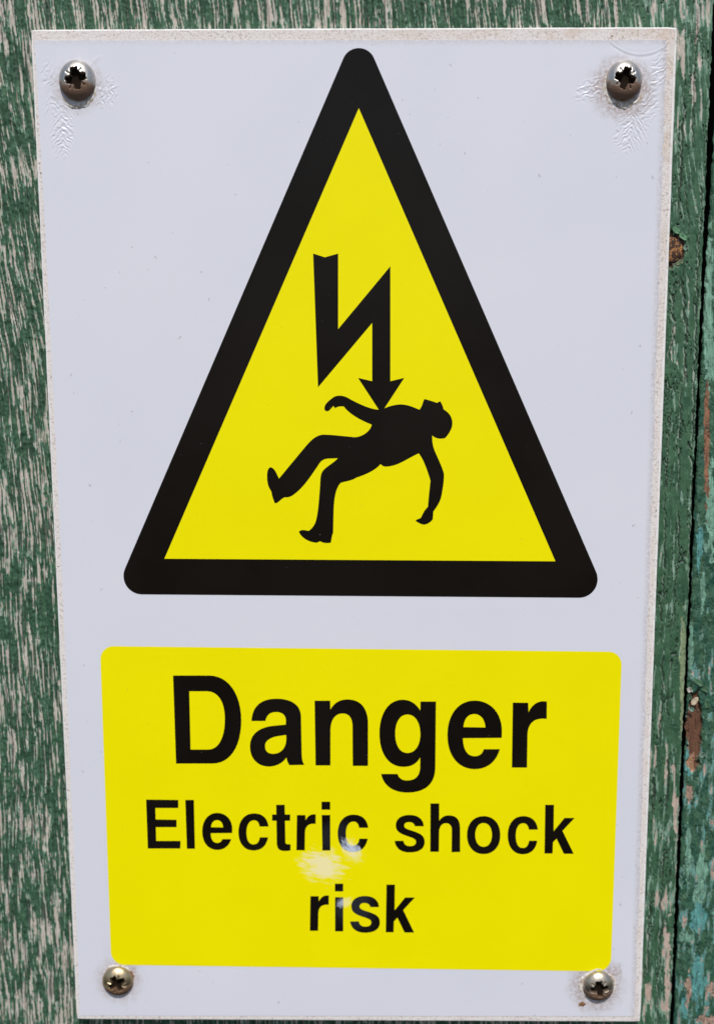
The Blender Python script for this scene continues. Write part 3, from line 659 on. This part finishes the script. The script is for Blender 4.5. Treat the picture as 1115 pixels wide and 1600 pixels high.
# ---- torn rims and rust spots of the film at the screw holes
def rim(cx, cy, rx, ry, a0, a1, w, hgt, seed, name='torn_rim', mat=None):
    n = 40; m = 7; V = []; s = 0.0002
    A_ = np.radians(np.linspace(a0, a1, n)); x0, z0 = at(cx, cy, Y_FILM)
    for i, a in enumerate(A_):
        e = math.sin(math.pi * i / (n - 1)) ** 0.6
        wob = 1 + 0.09 * float(noise(a * 2.2, 0.3, seed)) + 0.04 * float(noise(a * 6, 0.7, seed))
        for j in range(m):
            q = (j / (m - 1) - 0.5) * 2
            r = w * e * q * (1 + 0.5 * float(noise(a * 5, 2.1, seed + 1)))
            y = -hgt * MM * e * (1 - q * q) * (0.7 + 0.6 * float(noise(a * 7, q * 2, seed + 2))) + 0.03 * MM
            V.append((x0 + (rx * wob + r) * s * math.cos(a), Y_FILM + y, z0 - (ry * wob + r) * s * math.sin(a)))
    F = grid_faces(n, m)
    return link(name, mesh_from(np.array(V), F, name), mat or M_RIM, sign, smooth=True)
rim(120, 128, 28, 37, -25, 150, 4.5, 0.55, 401)
rim(976, 129, 30, 35, 20, 215, 4.6, 0.5, 409)
rim(184, 1532, 27, 27, -140, -10, 3.6, 0.35, 403)
rim(933, 1540, 29, 29, 120, 290, 4.0, 0.40, 404)
rim(936, 1541, 27, 28, -80, 40, 2.6, 0.30, 407)
def spot(cx, cy, rx, ry, seed):
    n, m = 28, 6; x0, z0 = map(float, at(cx, cy, Y_FILM)); V = [(x0, Y_FILM - 0.22 * MM, z0)]; F = []
    for j in range(1, m + 1):
        for k in range(n):
            a = 2 * math.pi * k / n; w = 1 + 0.45 * float(noise(2 * math.cos(a) + seed, 2 * math.sin(a), seed)); r = j / m
            V.append((x0 + rx * w * r * 0.0002 * math.cos(a), Y_FILM - (0.22 * (1 - r * r) - 0.02) * MM, z0 + ry * w * r * 0.0002 * math.sin(a)))
    for k in range(n):
        j = (k + 1) % n; F.append((0, 1 + k, 1 + j))
        for i in range(m - 1): F.append((1 + i * n + k, 1 + (i + 1) * n + k, 1 + (i + 1) * n + j, 1 + i * n + j))
    me = mesh_from(V, F, 'rust_spot')
    return link('rust_spot', me, M_RUST, sign, smooth=True)
spot(205, 1526, 6, 11, 405); spot(909, 1569, 7, 5, 406)

# ================================================================== screws
def screw_meshes(R, H, arm, aw, deep, rot):
    na, nrr = 120, 46
    V, rec = [(0, 0, 0)], [1.0]; rr = np.concatenate([np.linspace(0, 1, nrr) ** 0.8])[1:]
    def height(x, y):
        r = min(1.0, math.hypot(x, y)); z = H * (1 - r ** 2.3) ** 0.62
        ca, sa = math.cos(rot), math.sin(rot); u, w = x * ca + y * sa, -x * sa + y * ca
        d1 = max(abs(u) - arm * 0.94, abs(w) - aw * (1.25 - 0.6 * abs(u))); d2 = max(abs(w) - arm * 0.9, abs(u) - aw * (1.25 - 0.6 * abs(w)))
        an = math.atan2(w, u); d = min(d1, d2, math.hypot(u, w) - arm * (0.60 + 0.16 * float(noise(1.6 * math.cos(an), 1.6 * math.sin(an), 501 + int(rot * 50)))))
        d += 0.05 * float(noise(u * 7, w * 7, 500))
        f = float(sstep(0.035, -0.05, d)); q = f * deep * (1 - 0.55 * min(1, math.hypot(u, w) / arm) ** 2)
        diag = min(abs(u - w), abs(u + w)) / 1.414; rl = math.hypot(u, w)
        g = float(sstep(0.06, 0.02, diag)) * float(sstep(0.66, 0.54, rl)) * 0.16 * H
        return z - max(q, g), f
    z0, f0 = height(0, 0); V[0] = (0, -z0, 0); rec = [f0]
    for r in rr:
        for k in range(na):
            a = 2 * math.pi * k / na; x, y = r * math.cos(a), r * math.sin(a)
            z, f = height(x, y); V.append((x * R, -z, y * R)); rec.append(f)
    nR = len(rr); F = []
    for k in range(na):
        j = (k + 1) % na; F.append((0, 1 + k, 1 + j))
        for i in range(nR - 1): F.append((1 + i * na + k, 1 + (i + 1) * na + k, 1 + (i + 1) * na + j, 1 + i * na + j))
    b = len(V)                                                     # rim turns under
    for rad_, y in ((1.0, 0.10 * H), (0.93, 0.17 * H), (0.55, 0.2 * H)):
        for k in range(na):
            a = 2 * math.pi * k / na; V.append((rad_ * R * math.cos(a), y, rad_ * R * math.sin(a))); rec.append(0.0)
    last = 1 + (nR - 1) * na
    for s0, s1 in ((last, b), (b, b + na), (b + na, b + 2 * na)):
        for k in range(na):
            j = (k + 1) % na; F.append((s0 + k, s1 + k, s1 + j, s0 + j))
    me = mesh_from(V, F, 'screw_head'); float_attr(me, 'recess', rec)
    n = 32; sv = []; sf = []                                       # threaded shank going into the plate
    prof_ = [(0.50, 0.0)] + [(0.44 if i % 2 else 0.50, i * 0.0012) for i in range(1, 11)] + [(0.05, 0.0155)]
    for r, y in prof_:
        for k in range(n): a = 2 * math.pi * k / n; sv.append((r * R * math.cos(a), y, r * R * math.sin(a)))
    for i in range(len(prof_) - 1):
        for k in range(n): j = (k + 1) % n; sf.append((i * n + k, (i + 1) * n + k, (i + 1) * n + j, i * n + j))
    ms = mesh_from(sv, sf, 'screw_shank'); float_attr(ms, 'recess', np.zeros(len(sv)))
    return me, ms
def fixnorm(me):
    bm = bmesh.new(); bm.from_mesh(me); bmesh.ops.recalc_face_normals(bm, faces=bm.faces); bm.to_mesh(me); bm.free()
def screw(cx, cy, dia, H, lift, mat, label, rot, tilt, zs, arm=0.60, aw=0.17):
    s = float(at(cx + 1, cy, Y_FILM)[0] - at(cx, cy, Y_FILM)[0])
    R = dia * 0.5 * s * 0.99; x, z = at(cx, cy, Y_FILM - lift - 0.35 * H)
    root = empty('screw', (float(x), Y_FILM - lift, float(z)))
    root.rotation_euler = (rad(tilt[0]), 0, rad(tilt[1]))
    tag(root, label, 'screw', 'screws fixing the sign to the door')
    a, b = screw_meshes(R, H, arm, aw, 0.85 * H, rad(rot))
    for nm, me in (('head', a), ('shank', b)):
        fixnorm(me); me.materials.append(mat); me.polygons.foreach_set('use_smooth', np.ones(len(me.polygons), bool))
        o = bpy.data.objects.new(nm, me); COL.objects.link(o); o.parent = root; o.scale = (1, 1, zs)
    return root
screw(119.5, 124, 57, 3.1 * MM, 0.75 * MM, M_SCREW_A, 'large grey domed screw in the top sign corner away from the board gap', 12, (-3, 2), 1.08)
screw(975.5, 124, 56, 3.1 * MM, 0.75 * MM, M_SCREW_A, 'large grey domed screw below the curved crease, top sign corner by the board gap', -14, (-3, -2), 1.10)
screw(183.5, 1535, 49, 2.7 * MM, 0.45 * MM, M_SCREW_B, 'small brassy domed screw in the bottom sign corner away from the board gap', 30, (2, 1), 1.0, 0.60, 0.17)
screw(935.0, 1543, 49, 2.7 * MM, 0.45 * MM, M_SCREW_C, 'small dull screw beside a rust spot, bottom sign corner by the board gap', 8, (2, 0), 1.02, 0.60, 0.17)
